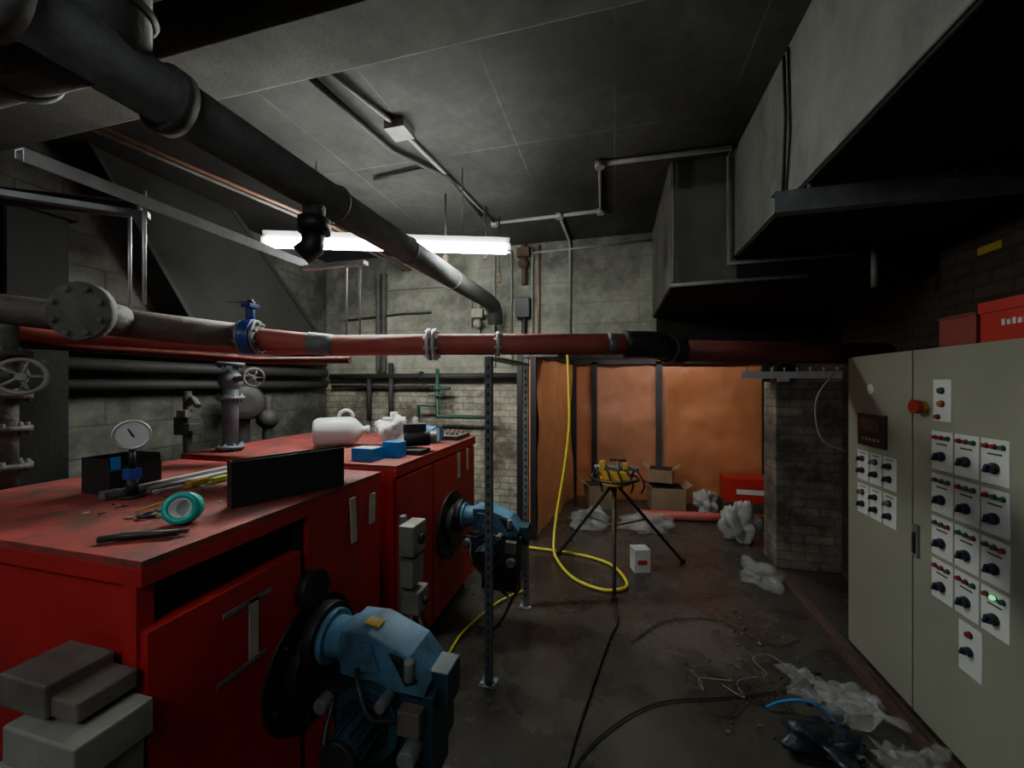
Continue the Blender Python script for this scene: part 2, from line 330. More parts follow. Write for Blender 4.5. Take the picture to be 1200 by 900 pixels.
def burner(name,y,z,s):
    b=B(name)
    def P(x,yy,zz): return (-1.065+x*s,y+yy*s,z+zz*s)
    def bb(x0,x1,y0,y1,z0,z1,m): b.bx(-1.065+x0*s,-1.065+x1*s,y+y0*s,y+y1*s,z+z0*s,z+z1*s,m)
    b.cyl(P(0,0,.06),P(.05,0,.06),.13*s,M_black,n=28)
    b.cyl(P(.04,0,.06),P(.22,0,.06),.080*s,M_blue,n=28)
    b.cyl(P(.05,0,.06),P(.075,0,.06),.105*s,M_blue,n=28); b.cyl(P(.15,0,.06),P(.17,0,.06),.095*s,M_blue,n=28)
    b.prism([P(.16,-.09,.15),P(.28,-.09,.155),P(.46,-.09,.09),P(.54,-.09,.0),P(.52,-.09,-.06),P(.16,-.09,-.02)],(0,.18*s,0),M_blue)
    b.prism([P(.20,-.10,.12),P(.30,-.10,.12),P(.34,-.10,.02),P(.22,-.10,.0)],(0,.02*s,0),M_blue)
    b.prism([P(.38,-.10,.10),P(.43,-.10,.09),P(.50,-.10,.01),P(.45,-.10,-.01)],(0,.02*s,0),M_black)
    b.box(P(.27,-.02,.160),(.07*s,.05*s,.008*s),M_yel2,rot=(0,.1,0))
    b.cyl(P(.30,-.13,-.16),P(.30,.10,-.16),.14*s,M_teal,n=32); b.cyl(P(.30,-.145,-.16),P(.30,-.13,-.16),.10*s,M_black,n=28)
    b.cyl(P(.30,-.27,-.16),P(.30,-.13,-.16),.065*s,M_teal,n=24)
    for i in range(10):
        a=i*math.pi/5; b.box(P(.30+.07*math.cos(a),-.20,-.16+.07*math.sin(a)),(.012*s,.11*s,.012*s),M_teal)
    b.cyl(P(.30,-.29,-.16),P(.30,-.27,-.16),.07*s,M_black,n=24)
    bb(.42,.56,-.09,.11,-.30,-.04,M_teal); bb(.40,.54,-.06,.10,-.42,-.30,M_black); bb(.50,.60,-.04,.08,-.12,.02,M_teal)
    bb(.44,.53,-.14,-.09,-.16,-.07,M_gboxd); b.cyl(P(.49,-.17,-.22),P(.49,-.09,-.22),.035*s,M_zinc,n=16)
    b.cyl(P(.40,-.12,-.03),P(.40,-.19,-.03),.022*s,M_zinc,n=12); b.cyl(P(.47,-.10,.02),P(.47,-.10,.09),.02*s,M_zinc,n=12)
    b.cyl(P(.13,-.10,-.10),P(.13,-.17,-.10),.028*s,M_zinc,n=16); bb(.10,.2,-.12,-.03,-.16,-.06,M_black)
    b.tube([P(.16,-.13,-.1),P(.2,-.22,-.2),P(.34,-.24,-.32),P(.42,-.2,-.40),P(.45,-.1,-.5)],.011*s,M_cable,smooth=6)
    b.tube([P(.5,-.12,-.25),P(.56,-.15,-.38),P(.5,-.12,-.5),P(.36,-.1,-z/s+.04),P(.2,-.1,-z/s+.02)],.010*s,M_cable,smooth=6)
    b.tube([P(.44,-.15,-.1),P(.37,-.2,-.06),P(.3,-.17,.02),P(.25,-.11,.03)],.008*s,M_cable,smooth=6)
    bb(.22,.5,-.05,.05,-.5,-.3,M_black)
    return b.fin(.004)
burner('gas_burner',1.25,.66,.88)
burner('gas_burner',2.58,.68,.85)

b=B('isolator_switch_boxes')
b.bx(-1.06,-1.03,1.78,1.82,0,.98,M_zinc)
b.bx(-1.03,-.95,1.73,1.87,.80,.95,M_gbox); b.bx(-1.03,-.96,1.74,1.86,.64,.77,M_gbox); b.bx(-1.03,-.94,1.76,1.88,.50,.61,M_gbox); b.cyl((-.95,1.80,.87),(-.93,1.80,.87),.025,M_black); b.cyl((-.94,1.82,.55),(-.92,1.82,.55),.02,M_black)
for i in range(4): b.tube([(-1.0+.02*i,1.80,.50),(-.98+.02*i,1.78+.02*i,.35),(-1.0+.03*i,1.80,.15),(-1.03,1.85+.03*i,.03)],.008,M_cable if i%2 else M_cond,smooth=6)
b.fin(.006)
b=B('terminal_box_stack')
b.bx(-1.34,-1.10,.56,.695,.68,.80,M_gbox); b.bx(-1.30,-1.07,.55,.695,.815,.90,M_gbox); b.bx(-1.36,-1.20,.57,.695,.915,.99,M_gboxd); b.bx(-1.28,-1.12,.58,.695,.915,.96,M_gboxd); b.bx(-1.33,-1.1,.60,.695,.5,.66,M_gboxd)
for x in (-1.3,-1.14): b.cyl((x,.55,.74),(x,.56,.74),.01,M_zinc,n=8)
b.fin(.006)

# ------------------------------------------------------------ control cabinet
b=B('control_cabinet')
b.bx(1.46,1.88,1.50,2.96,.02,1.82,M_cab); b.bx(1.48,1.86,1.52,2.94,0,.02,M_black)
b.bx(1.44,1.462,2.405,2.955,.03,1.815,M_cab); b.bx(1.44,1.462,1.505,2.395,.03,1.815,M_cab); b.bx(1.447,1.462,2.395,2.405,.03,1.815,M_cabd)
XC=1.44
def plate(yc,zc,w,h): b.bx(XC-.003,XC,yc-w/2,yc+w/2,zc-h/2,zc+h/2,M_white)
def knob(yc,zc,r=.022,m=None):
    b.cyl((XC-.003,yc,zc),(XC-.012,yc,zc),r,M_black,n=16); b.cyl((XC-.012,yc,zc),(XC-.028,yc,zc),r*.8,m or M_knob,n=16); b.box((XC-.031,yc,zc),(.012,r*.45,r*1.6),m or M_knob,rot=(.5,0,0))
def led(yc,zc,m,r=.009): b.cyl((XC-.003,yc,zc),(XC-.006,yc,zc),r*1.25,M_black,n=12); b.cyl((XC-.006,yc,zc),(XC-.016,yc,zc),r,m,n=12)
def lab(yc,zc,w,h): b.bx(XC-.0045,XC-.003,yc-w/2,yc+w/2,zc-h/2,zc+h/2,M_cabd)
for j in range(3):
    yc=2.215-.128*j
    for i in range(4):
        zc=1.345-.197*i; plate(yc,zc,.118,.178)
        cols=[(M_ledr,M_ledr,M_ledg),(M_ledr,M_ledg,M_ledg),(M_ledg,M_ledg,M_ledr),(M_ledr,M_ledr,M_ledg)][i]
        for k in range(3): led(yc+.035-.035*k,zc+.060,M_ledon if (i==3 and j==2 and k==1) else cols[k])
        knob(yc,zc-.025); lab(yc,zc+.03,.06,.007)
plate(2.07,.535,.11,.21); led(2.07,.60,M_ledr,.012); knob(2.07,.53,.018)
plate(2.215,1.575,.10,.19); led(2.215,1.62,M_ledg,.013); led(2.215,1.56,M_amber,.013); led(2.235,1.5,M_ledr,.010)
b.cyl((XC,2.325,1.54),(XC-.02,2.325,1.54),.028,M_yel2,n=20); b.cyl((XC-.02,2.325,1.54),(XC-.045,2.325,1.54),.034,M_ledr,n=20)
b.bx(XC-.012,XC,2.585,2.835,1.29,1.475,M_black); b.bx(XC-.014,XC-.012,2.63,2.80,1.38,1.45,M_scr)
for k in range(5): b.cyl((XC-.012,2.64+.035*k,1.33),(XC-.016,2.64+.035*k,1.33),.009,M_gbox,n=8)
for j in range(3):
    for i in range(2):
        yc=2.80-.118*j; zc=1.165-.2*i; plate(yc,zc,.105,.175)
        knob(yc,zc+.04,.017,M_gbox if (i+j)%2 else M_knob); knob(yc,zc-.03,.018); lab(yc,zc+.074,.06,.006)
b.cyl((XC,2.73,1.62),(XC-.004,2.73,1.62),.03,M_white,n=20)
b.bx(XC-.012,XC,2.35,2.385,.80,.96,M_zinc); b.bx(XC-.02,XC-.012,2.36,2.375,.82,.92,M_black)
b.fin(.003)
b=B('red_carton'); b.bx(1.50,1.82,1.62,2.11,1.822,1.985,M_rbox); b.bx(1.495,1.825,1.615,2.115,1.945,1.99,M_rbox)
for k in range(6): b.bx(1.4985,1.50,2.0-.022*k,2.014-.022*k,1.885,1.905 if k%2 else 1.91,M_white)
b.bx(1.4985,1.50,1.66,1.74,1.85,1.88,M_white); b.fin(.003)
b=B('worn_carton'); b.bx(1.52,1.78,2.16,2.36,1.822,1.955,M_rbox2); b.bx(1.515,1.785,2.155,2.365,1.955,1.965,M_rbox2); b.fin(.003)
b=B('rusted_floor_kerb'); b.bx(1.33,1.36,1.4,3.98,0,.05,M_rust); b.bx(1.36,1.43,1.4,3.98,0,.012,M_rust); b.fin()
# ------------------------------------------------------------ big pipes
b=B('black_overhead_pipe')
b.tube([(-1.25,.40,2.47),(-1.25,3.85,2.50),(-1.25,3.98,2.48),(-1.25,4.05,2.42),(-1.25,4.08,2.30)],.078,M_bpipe,n=24)
b.cyl((-1.25,.62,2.47),(-2.6,.62,2.50),.10,M_bpipe,n=24); b.cyl((-1.25,.72,2.47),(-1.25,.72,3.22),.075,M_bpipe,n=24)
for y in (.52,.85): b.cyl((-1.25,y-.02,2.47),(-1.25,y+.02,2.47),.095,M_bpipe,n=24)
b.torus((-1.25,.72,2.62),(0,0,1),.078,.012,M_bpipe); b.torus((-1.45,.62,2.475),(1,0,0),.102,.012,M_bpipe)
b.cyl((-1.25,1.42,2.48),(-1.25,1.42,2.33),.045,M_bpipe); b.cyl((-1.25,1.42,2.36),(-1.25,1.42,2.30),.065,M_black); b.tube([(-1.25,1.42,2.32),(-1.26,1.42,2.24),(-1.3,1.40,2.20)],.045,M_black)
for y in (1.55,2.2,2.9): b.torus((-1.25,y,2.485),(0,1,0),.078,.008,M_bpipe)
b.fin()
b=B('red_heating_main')
path=[(-1.51,1.85,1.862),(-.95,1.99,1.868),(-.59,2.09,1.87),(.07,2.26,1.87)]
b.tube(path,.058,M_rpipe,n=24)
b.tube([(-1.835,1.697,1.893),(-1.51,1.85,1.862)],.056,M_rpipe,n=24)
b.tube([(.05,2.255,1.87),(.16,2.29,1.87),(.22,2.33,1.868),(.26,2.40,1.865),(.30,2.50,1.86)],.074,M_black,n=24,smooth=4)
b.tube([(.27,2.60,1.858),(1.75,3.16,1.85)],.070,M_rpipe2,n=24); b.tube([(.29,2.46,1.86),(.33,2.62,1.858),(.42,2.66,1.857)],.078,M_black,n=24,smooth=4)
dr=V((.97,.25,0))
for p,rr in (((-.985,1.98,1.868),.088),((-.955,1.988,1.868),.088),((-.62,2.08,1.87),.07)): b.flange(p,dr,rr,M_galv,t=.018,mb=M_galv)
b.cyl((-1.62,1.80,1.875),(-1.50,1.853,1.862),.060,M_zinc,n=24)
b.cyl((-.04,2.23,1.87),(.0,2.24,1.87),.061,M_zinc,n=24)
b.fin()
b=B('blue_butterfly_valve'); c=V((-1.88,1.675,1.90)); d=V((.91,.41,0)).normalized()
b.cyl(c-d*.025,c+d*.025,.095,M_vblue,n=28)
for k in (-1,1): b.flange(c+d*.035*k,d,.09,M_zinc,t=.016)
b.cyl(c+V((0,0,.09)),c+V((0,0,.16)),.022,M_vblue,n=12); b.box(c+V((0,0,.165)),(.06,.06,.02),M_vblue); b.box(c+V((-.04,-.02,.185)),(.13,.025,.010),M_zinc,rot=(0,0,.45)); b.cyl(c+V((0,0,.17)),c+V((0,0,.20)),.015,M_vblue)
b.fin(.003)
b=B('brown_pipe_run')
b.tube([(-3.3,.75,2.02),(-2.65,1.117,1.985),(-2.257,1.36,1.94),(-1.935,1.65,1.903)],.068,M_brown,n=24)
b.flange((-2.22,1.17,1.963),(.35,-.93,0),.125,M_gpipe,t=.04,mb=M_brown); b.cyl((-2.25,1.32,1.95),(-2.22,1.19,1.96),.07,M_gpipe,n=20)
b.fin()
b=B('red_return_pipe'); b.tube([(-3.02,1.05,1.925),(-2.85,1.40,1.905),(-2.12,1.93,1.87),(-1.80,2.0,1.87),(-1.62,1.97,1.865)],.040,M_rpipe,n=20)
b.tube([(-3.02,1.2,1.86),(-2.85,1.6,1.85),(-2.2,2.05,1.80),(-1.6,2.12,1.80)],.022,M_rpipe2,n=14); b.fin()
b=B('dark_pipe_rack')
for i,(z,r) in enumerate(((1.92,.055),(1.78,.05),(1.64,.04),(2.03,.035))): b.tube([(-3.50,.2,z),(-3.50,4.05-.05*i,z),(-3.45,4.12,z)],r,M_conddark,n=14)
b.tube([(-3.45,4.2,1.74),(-1.05,4.2,1.74)],.035,M_conddark,n=14); b.tube([(-3.45,4.22,1.62),(-2.05,4.22,1.62)],.02,M_conddark); b.tube([(-2.9,4.2,1.74),(-2.9,4.2,1.2)],.03,M_conddark)
b.tube([(-2.6,4.2,1.9),(-2.6,4.2,1.0)],.03,M_conddark); b.flange((-2.2,4.2,1.74),(1,0,0),.06,M_conddark); b.fin()
b=B('green_gas_pipe'); b.tube([(-1.96,4.13,1.82),(-1.96,4.13,1.28),(-1.3,4.13,1.28)],.022,M_green); b.sph((-1.96,4.13,1.60),.045,M_green); b.box((-1.96,4.08,1.52),(.16,.02,.02),M_green); b.tube([(-1.96,4.13,1.4),(-2.2,4.13,1.4),(-2.2,4.13,1.05)],.018,M_green); b.tube([(-2.05,4.13,1.6),(-1.96,4.13,1.6),(-1.80,4.13,1.6)],.018,M_green); b.fin()
b=B('grey_gate_valve')
b.cyl((-2.50,1.06,1.217),(-2.50,1.06,1.90),.045,M_gpipe)
for z in (1.30,1.46,1.60,1.78): b.flange((-2.50,1.06,z),(0,0,1),.085,M_gpipe,t=.022)
b.sph((-2.50,1.06,1.69),.075,M_gpipe); b.cyl((-2.50,1.06,1.69),(-2.33,1.03,1.685),.022,M_gpipe); b.wheel((-2.31,1.03,1.68),(1,-.6,0),.068,M_cond); b.fin()
b=B('grey_gate_valve')
b.cyl((-2.43,2.02,1.217),(-2.43,2.02,1.84),.045,M_silver)
for z in (1.24,1.56,1.78): b.flange((-2.43,2.02,z),(0,0,1),.08,M_silver,t=.022)
b.sph((-2.43,2.02,1.67),.07,M_silver); b.cyl((-2.43,2.02,1.68),(-2.18,1.96,1.69),.02,M_silver); b.wheel((-2.16,1.95,1.69),(1,-.5,0),.055,M_cond); b.fin()
b=B('circulation_pump')
b.lathe([(.05,0),(.13,.02),(.15,.08),(.13,.14),(.07,.16)],(-2.95,2.55,1.5),(1,-.6,0),M_conddark); b.cyl((-2.95,2.55,1.0),(-2.95,2.55,1.42),.06,M_conddark); b.cyl((-3.0,2.6,1.55),(-3.3,2.8,1.55),.09,M_conddark); b.bx(-3.1,-2.8,2.45,2.75,0,1.0,M_conddark)
b.cyl((-2.9,2.75,1.0),(-2.9,2.75,1.55),.04,M_conddark); b.sph((-2.9,2.75,1.35),.09,M_conddark); b.fin(.004)
b=B('gas_meter_cluster')
b.bx(-2.93,-2.80,2.02,2.12,1.30,1.42,M_conddark); b.cyl((-2.87,2.07,1.0),(-2.87,2.07,1.6),.025,M_conddark); b.tube([(-2.87,2.07,1.5),(-2.8,2.05,1.55),(-2.72,2.03,1.5)],.02,M_gpipe,smooth=4); b.box((-2.8,2.0,1.45),(.08,.05,.05),M_gboxd); b.box((-2.75,2.02,1.36),(.05,.09,.05),M_conddark); b.bx(-2.95,-2.82,2.0,2.1,0,1.0,M_rust); b.fin(.004)
# ------------------------------------------------------------ strut channel and hangers
b=B('strut_channel_rail')
b.bx(-1.62,-1.58,.71,1.75,2.30,2.305,M_galv); b.bx(-1.62,-1.615,.71,1.75,2.28,2.30,M_galv); b.bx(-1.585,-1.58,.71,1.75,2.265,2.305,M_galv)
for y,x,zb in ((1.01,-1.60,1.93),(1.10,-1.82,1.95)): b.cyl((x,y,zb),(x,y,2.33),.006,M_galv,n=8)
b.box((-1.80,.90,2.262),(.44,.03,.02),M_zinc,rot=(0,0,.74))
for x,y in ((-1.335,1.74),(-1.255,1.74)): b.cyl((x,y,1.90),(x,y,2.28),.005,M_galv,n=8)
b.bx(-1.60,-1.22,1.72,1.76,2.255,2.275,M_galv)
b.fin()
b=B('dark_service_pipe'); b.tube([(-3.55,.62,2.40),(-2.4,.95,2.39),(-1.92,1.17,2.37)],.034,M_conddark,n=14); b.sph((-2.35,.80,2.42),.035,M_rust); b.sph((-1.92,1.17,2.37),.036,M_conddark); b.fin()
b=B('copper_pipe_pair'); b.tube([(-2.62,1.45,3.0),(-2.34,2.9,3.0),(-2.34,4.2,3.0)],.014,M_copper); b.tube([(-2.68,1.45,3.0),(-2.42,2.9,3.0),(-2.42,4.2,3.0)],.011,M_cond); b.fin()
def post(name,x,y,z1,m):
    b=B(name); b.bx(x-.02,x+.02,y,y+.003,0.006,z1,m); b.bx(x-.02,x-.017,y,y+.04,0.006,z1,m); b.bx(x+.017,x+.02,y,y+.03,.006,z1,m); b.bx(x-.045,x+.045,y-.03,y+.06,0,.006,m)
    z=.08
    while z<z1-.05: b.bx(x-.006,x+.006,y-.0012,y,z,z+.022,M_dark); z+=.05
    for k in (-1,1): b.cyl((x+k*.032,y-.015,.006),(x+k*.032,y-.015,.02),.008,M_galv,n=6)
    b.fin()
post('slotted_strut_post',-.67,2.05,1.80,M_post); post('slotted_strut_post',-.635,2.83,1.84,M_zinc)
b=B('strut_cross_bracket'); b.bx(-.70,-.60,2.11,2.82,1.785,1.797,M_post); b.bx(-.66,-.40,2.85,2.89,1.85,1.87,M_zinc); b.fin()
# ------------------------------------------------------------ light fittings
def batten(name,p1,p2,tm,r=.019):
    b=B(name); p1,p2=V(p1),V(p2); d=(p2-p1).normalized(); n=V((-d.y,d.x,0)); L=(p2-p1).length; c=(p1+p2)/2; a=math.atan2(d.y,d.x)
    b.box(c+V((0,0,.050)),(L,.08,.04),M_white,rot=(0,0,a))
    for k in (-1,1):
        b.cyl(p1+d*.02+n*.035*k,p2-d*.02+n*.035*k,r,tm,n=16)
        for e in (p1+d*.01,p2-d*.01): b.box(e+n*.035*k,(.03,.03,.05),M_white,rot=(0,0,a))
    for t in (.2,.8):
        q=p1+d*L*t; b.cyl(q+V((0,0,.07)),(q.x,q.y,CZ),.004,M_zinc,n=6)
    b.fin()
batten('unseen_fill_batten',(-2.36,2.22,2.64),(-.745,2.78,2.64),M_tube,.026)
batten('unseen_fill_batten',(-1.2,-1.2,2.9),(.6,-1.2,2.9),M_filltube)  # unseen fill batten, assumed behind the camera to light the foreground
batten('unseen_fill_batten',(-2.7,-1.9,2.9),(-2.7,-.3,2.9),M_filltube)  # unseen fill batten added to brighten the upper-left pipes
batten('unseen_fill_batten',(-.2,4.85,2.45),(1.4,4.85,2.45),M_recessfill)  # fill batten added out of sight behind the lintel to light the sheeting
# ------------------------------------------------------------ ceiling conduits
b=B('ceiling_conduit'); r=.014
b.tube([(-1.376,1.60,3.2),(-1.26,2.13,3.2),(-1.117,3.60,3.2)],r,M_cond)
b.tube([(-1.13,3.62,3.2),(-.12,3.60,3.2),(-.10,2.83,3.2),(.74,2.85,3.2),(.75,2.93,3.18),(.75,2.94,2.47),(1.47,2.94,2.47)],r,M_cond)
b.tube([(-.49,3.60,3.2),(-.47,4.26,3.2),(-.466,4.28,3.15),(-.466,4.28,2.03)],r,M_cond)
b.tube([(-.81,4.27,3.18),(-.81,4.27,2.03)],.012,M_copper); b.tube([(-1.05,4.27,3.1),(.35,4.27,3.13)],.012,M_cond)
b.box((-1.26,2.13,3.19),(.13,.13,.05),M_cond)
for p in ((-.49,3.60),(-.10,2.83),(-.12,3.60),(-1.12,3.62)): b.cyl((*p,3.17),(*p,3.215),.035,M_cond)
b.tube([(.37,2.94,2.34),(1.21,2.94,2.35)],.013,M_cond); b.tube([(1.56,2.92,2.25),(1.56,2.92,2.5)],.018,M_cond); b.tube([(.40,2.95,3.2),(.40,2.95,2.36)],.012,M_cond)
b.tube([(.773,2.12,3.2),(.773,2.10,2.9),(.773,2.13,2.55)],.006,M_conddark); b.tube([(.773,2.07,3.2),(.773,2.05,2.8),(.773,2.09,2.55)],.005,M_conddark)
b.fin()
b=B('sooty_ceiling_conduit'); b.tube([(-1.48,1.6,3.19),(-1.42,2.3,3.19),(-1.20,2.7,3.19),(-1.18,3.4,3.19)],.018,M_conddark); b.tube([(-1.75,2.6,3.19),(-1.28,2.55,3.19)],.015,M_conddark)
b.tube([(-1.75,1.5,3.19),(-1.6,1.50,3.1),(-1.35,1.5,3.08)],.02,M_conddark); b.fin()
b=B('hanging_rod')
for x,y,z in ((-1.1,3.3,2.75),(-1.35,3.0,2.62),(-1.05,3.55,2.6)): b.cyl((x,y,z),(x,y,CZ),.008,M_conddark,n=8); b.box((x,y,z+.05),(.04,.02,.09),M_rust)
b.fin()
b=B('steel_support_bar'); b.bx(.66,1.88,1.90,1.905,2.38,2.47,M_zinc); b.bx(.66,1.88,1.905,1.95,2.38,2.385,M_zinc); b.bx(.66,1.88,1.905,1.95,2.465,2.47,M_zinc)
for x in (.8,1.3): b.cyl((x,1.93,2.47),(x,1.93,2.498),.008,M_zinc,n=8)
b.fin()
b=B('warning_label'); b.bx(1.893,1.9,2.54,2.68,2.34,2.38,M_yl); b.fin()
b=B('wall_pipe_fittings')
b.tube([(-.97,4.25,3.2),(-.97,4.25,2.75)],.03,M_rust); b.box((-.97,4.22,3.10),(.14,.08,.10),M_rust); b.sph((-.97,4.22,2.98),.06,M_rust)
b.bx(-1.05,-.90,4.18,4.3,2.38,2.60,M_black); b.tube([(-.97,4.25,2.4),(-.97,4.25,2.1)],.03,M_black)
b.tube([(-1.5,4.25,2.2),(-1.5,4.25,2.62)],.02,M_cond); b.box((-1.5,4.22,2.45),(.13,.08,.10),M_tape); b.sph((-1.5,4.2,2.33),.05,M_tape); b.cyl((-1.42,4.22,2.45),(-1.34,4.22,2.45),.03,M_cond)
b.tube([(-1.32,4.27,3.15),(-1.32,4.27,1.85)],.012,M_cond); b.tube([(-1.12,4.27,3.15),(-1.12,4.27,1.85)],.010,M_cond); b.tube([(-.88,4.27,3.15),(-.88,4.27,2.03)],.012,M_cond)
for x in (-2.72,-2.80): b.tube([(x,4.24,3.0),(x,4.24,1.8)],.03,M_gpipe)
b.tube([(-3.3,4.26,2.45),(-2.5,4.26,2.5),(-2.1,4.26,2.5)],.010,M_conddark); b.tube([(-2.7,4.27,2.8),(-1.6,4.27,2.8),(-1.6,4.27,2.3)],.010,M_cond)
b.fin(.004)
b=B('galvanised_strut'); b.bx(1.12,2.25,3.99,4.03,1.70,1.705,M_galv); b.bx(1.12,2.25,3.99,3.993,1.705,1.76,M_galv); b.bx(1.12,2.25,3.99,4.03,1.757,1.762,M_galv)
for k in range(9): b.cyl((1.17+.1*k,4.01,1.762),(1.17+.1*k,4.01,1.80),.008,M_galv,n=6)
b.bx(1.42,1.5,3.98,4.04,1.67,1.70,M_galv); b.fin()
# ------------------------------------------------------------ sheeting enclosure
b=B('orange_sheeting')
b.sheet((-.60,5.88,0),(2.68,0,0),(0,0,1.97),M_tarp,60,30,.05,1.8,1)
b.sheet((-.82,4.12,0),(.22,1.76,0),(0,0,1.97),M_tarpl,40,30,.06,2.5,2,fold=1)
b.sheet((-1.0,4.12,0),(.18,0,0),(0,0,1.97),M_tarp,10,30,.03,3,4,fold=1)
b.sheet((-.25,5.72,.45),(.95,0,0),(0,0,1.45),M_film,40,40,.10,3.5,6,fold=1)
for x,y in ((-.83,4.09),(-.98,4.10),(-.57,5.82),(2.05,5.8)): b.bx(x-.03,x+.03,y-.025,y+.025,0,1.97,M_black)
for x in (-.28,.60,1.92): b.bx(x-.04,x+.04,5.80,5.84,0,1.97,M_black)
b.bx(-.6,2.1,5.8,5.84,1.93,1.99,M_black); b.bx(-1,-.8,4.08,4.12,1.93,1.99,M_black); b.box((-.70,4.97,1.96),(.05,1.75,.05),M_black,rot=(0,0,-.12)); b.fin(recalc=False)
# ------------------------------------------------------------ tripod vise
b=B('tripod_pipe_vise')
top=V((0,3.52,.80))
for f in ((0,3.07,.012),(.61,3.90,.012),(-.52,3.79,.012)):
    f=V(f); b.cyl(top+(f-top)*.03,f,.014,M_black,n=10); b.cyl(f-V((0,0,.012)),f+V((0,0,.03)),.022,M_black,n=10)
b.cyl((0,3.52,.35),(0,3.52,.80),.02,M_yel2,n=12)
for f in ((0,3.07,.01),(.61,3.90,.01),(-.52,3.79,.01)): q=top+(V(f)-top)*.45; b.cyl((0,3.52,.42),q,.008,M_black,n=8)
b.cyl((0,3.52,.79),(0,3.52,.83),.14,M_yel2,n=20); b.box((0,3.50,.87),(.20,.12,.07),M_yel2); b.box((-.10,3.50,.93),(.05,.10,.10),M_yel2); b.box((.09,3.50,.92),(.04,.10,.09),M_yel2)
b.cyl((-.17,3.5,.93),(.2,3.5,.93),.018,M_zinc); b.torus((0,3.52,.84),(0,0,1),.20,.012,M_black); b.cyl((.03,3.47,.85),(.03,3.47,1.0),.012,M_zinc); b.box((.03,3.47,1.0),(.14,.02,.02),M_black)
for i in range(5): b.tube([(-.18+.08*i,3.5,.84),(-.15+.08*i,3.44,.93),(-.12+.09*i,3.42,.82),(-.1+.08*i,3.5,.72)],.008,M_cable,smooth=4)
b.fin(.003)
b=B('yellow_hose'); z=.018
b.tube([(-.47,4.06,1.97),(-.455,4.05,1.6),(-.45,4.03,1.2),(-.50,4.0,.75),(-.56,3.92,.35),(-.57,3.78,.08),(-.50,3.60,z),(-.33,3.32,z),(-.12,3.20,z),(.02,3.22,z),(.10,3.34,z),(.0,3.62,z),(-.20,3.76,z),(-.5,3.82,z),(-.85,3.84,z)],.013,M_yel,n=10,smooth=8)
b.fin()
b=B('yellow_cable'); b.tube([(-.68,3.05,z),(-.78,2.92,z),(-.85,2.80,z),(-.92,2.6,z),(-.97,2.38,z),(-.97,2.2,z)],.008,M_yel,smooth=6); b.fin()
b=B('floor_cable')
b.tube([(0,3.05,.02),(.02,2.8,.012),(-.03,2.61,.012),(-.13,2.09,.012),(-.195,1.69,.012),(-.22,1.3,.012)],.006,M_cable,smooth=8)
b.tube([(-.2,1.4,.012),(-.145,1.745,.012),(.17,2.11,.012),(.56,2.27,.012),(.88,2.40,.012),(1.05,2.55,.012)],.005,M_cable,smooth=8)
b.tube([(.1,2.6,.01),(.35,2.9,.01),(.7,3.0,.01),(.95,2.8,.01),(1.15,2.9,.01)],.0035,M_cable,smooth=8)
for i in range(9):
    x,y=.66+random.uniform(-.15,.2),2.45+random.uniform(-.12,.15); pts=[]
    for k in range(6): pts.append((x,y,.008+random.uniform(0,.04))); x+=random.uniform(-.10,.14); y+=random.uniform(-.11,.11)
    b.tube(pts,.0022,M_cable if i%4 else M_cond,n=6,smooth=5)
b.fin()
b=B('cabinet_cable'); b.tube([(1.435,2.975,1.76),(1.40,2.98,1.75),(1.28,2.99,1.55),(1.30,2.98,1.30),(1.43,2.975,1.22)],.005,M_cond,smooth=8); b.fin()
# ------------------------------------------------------------ floor goods
def carton(name,x,y,w,d,h,m,rot=0,z=0,flaps=True,mark=None):
    b=B(name); b.box((x,y,z+h/2),(w,d,h),m,rot=(0,0,rot))
    R=Matrix.Rotation(rot,3,'Z')
    if flaps:
        b.box(V((x,y,z+h+.03))+R@V((-w/2-.04,0,0)),(.10,d*.95,.004),m,rot=(0,.5,rot)); b.box(V((x,y,z+h+.03))+R@V((w/2+.04,0,0)),(.10,d*.95,.004),m,rot=(0,-.5,rot))
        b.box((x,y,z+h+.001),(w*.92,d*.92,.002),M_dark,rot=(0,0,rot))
    if mark:
        b.box(V((x,y,z+h*.45))+R@V((0,-d/2-.001,0)),(w*.6,.002,h*.2),mark,rot=(0,0,rot))
    b.fin(.003)
carton('cardboard_box',.66,5.55,.42,.34,.30,M_card,.1); carton('cardboard_box',.60,5.55,.3,.28,.16,M_card,-.2,z=.37)
carton('cardboard_box',-.2,5.45,.35,.3,.3,M_card,.3)
carton('dark_crate',1.66,5.62,.66,.34,.16,M_rust,0,flaps=False); carton('red_tool_case',1.66,5.62,.60,.3,.30,M_rbox,0,z=.165,flaps=False,mark=M_white)
carton('white_product_box',.22,3.66,.14,.12,.20,M_white,.3,flaps=False,mark=M_rbox)
b=B('red_pipe_length'); b.cyl((.30,5.05,.055),(1.9,5.25,.055),.055,M_rpipe,n=20); b.fin()
def bag(name,c,r,m,sc,seed,cr=.35,z=0):
    b=B(name); b.sph((c[0],c[1],0),r,m,sc,n=56,crumple=cr,seed=seed,fr=5)
    # the bag slumps: its underside is flattened on what it lies on
    for v in b.bm.verts:
        zz=v.co.z+r*sc[2]*.6
        if zz<0: v.co.z=-r*sc[2]*.6+zz*.04
    lo=min(v.co.z for v in b.bm.verts)
    for v in b.bm.verts: v.co.z+=z+.002-lo
    b.fin()
bag('plastic_bag',(1.28,4.60),.19,M_bagw,(.75,.55,1.15),3,.8)
bag('plastic_bag',(1.12,5.46),.14,M_bagw,(.8,.6,1.3),8,.8)
bag('clear_plastic_bag',(.35,4.7),.20,M_bag,(1.3,.8,.5),5,.8); bag('clear_plastic_bag',(-.3,4.6),.18,M_bag,(1,.8,.7),6,.8)
b=B('plastic_film_waste')
random.seed(3)
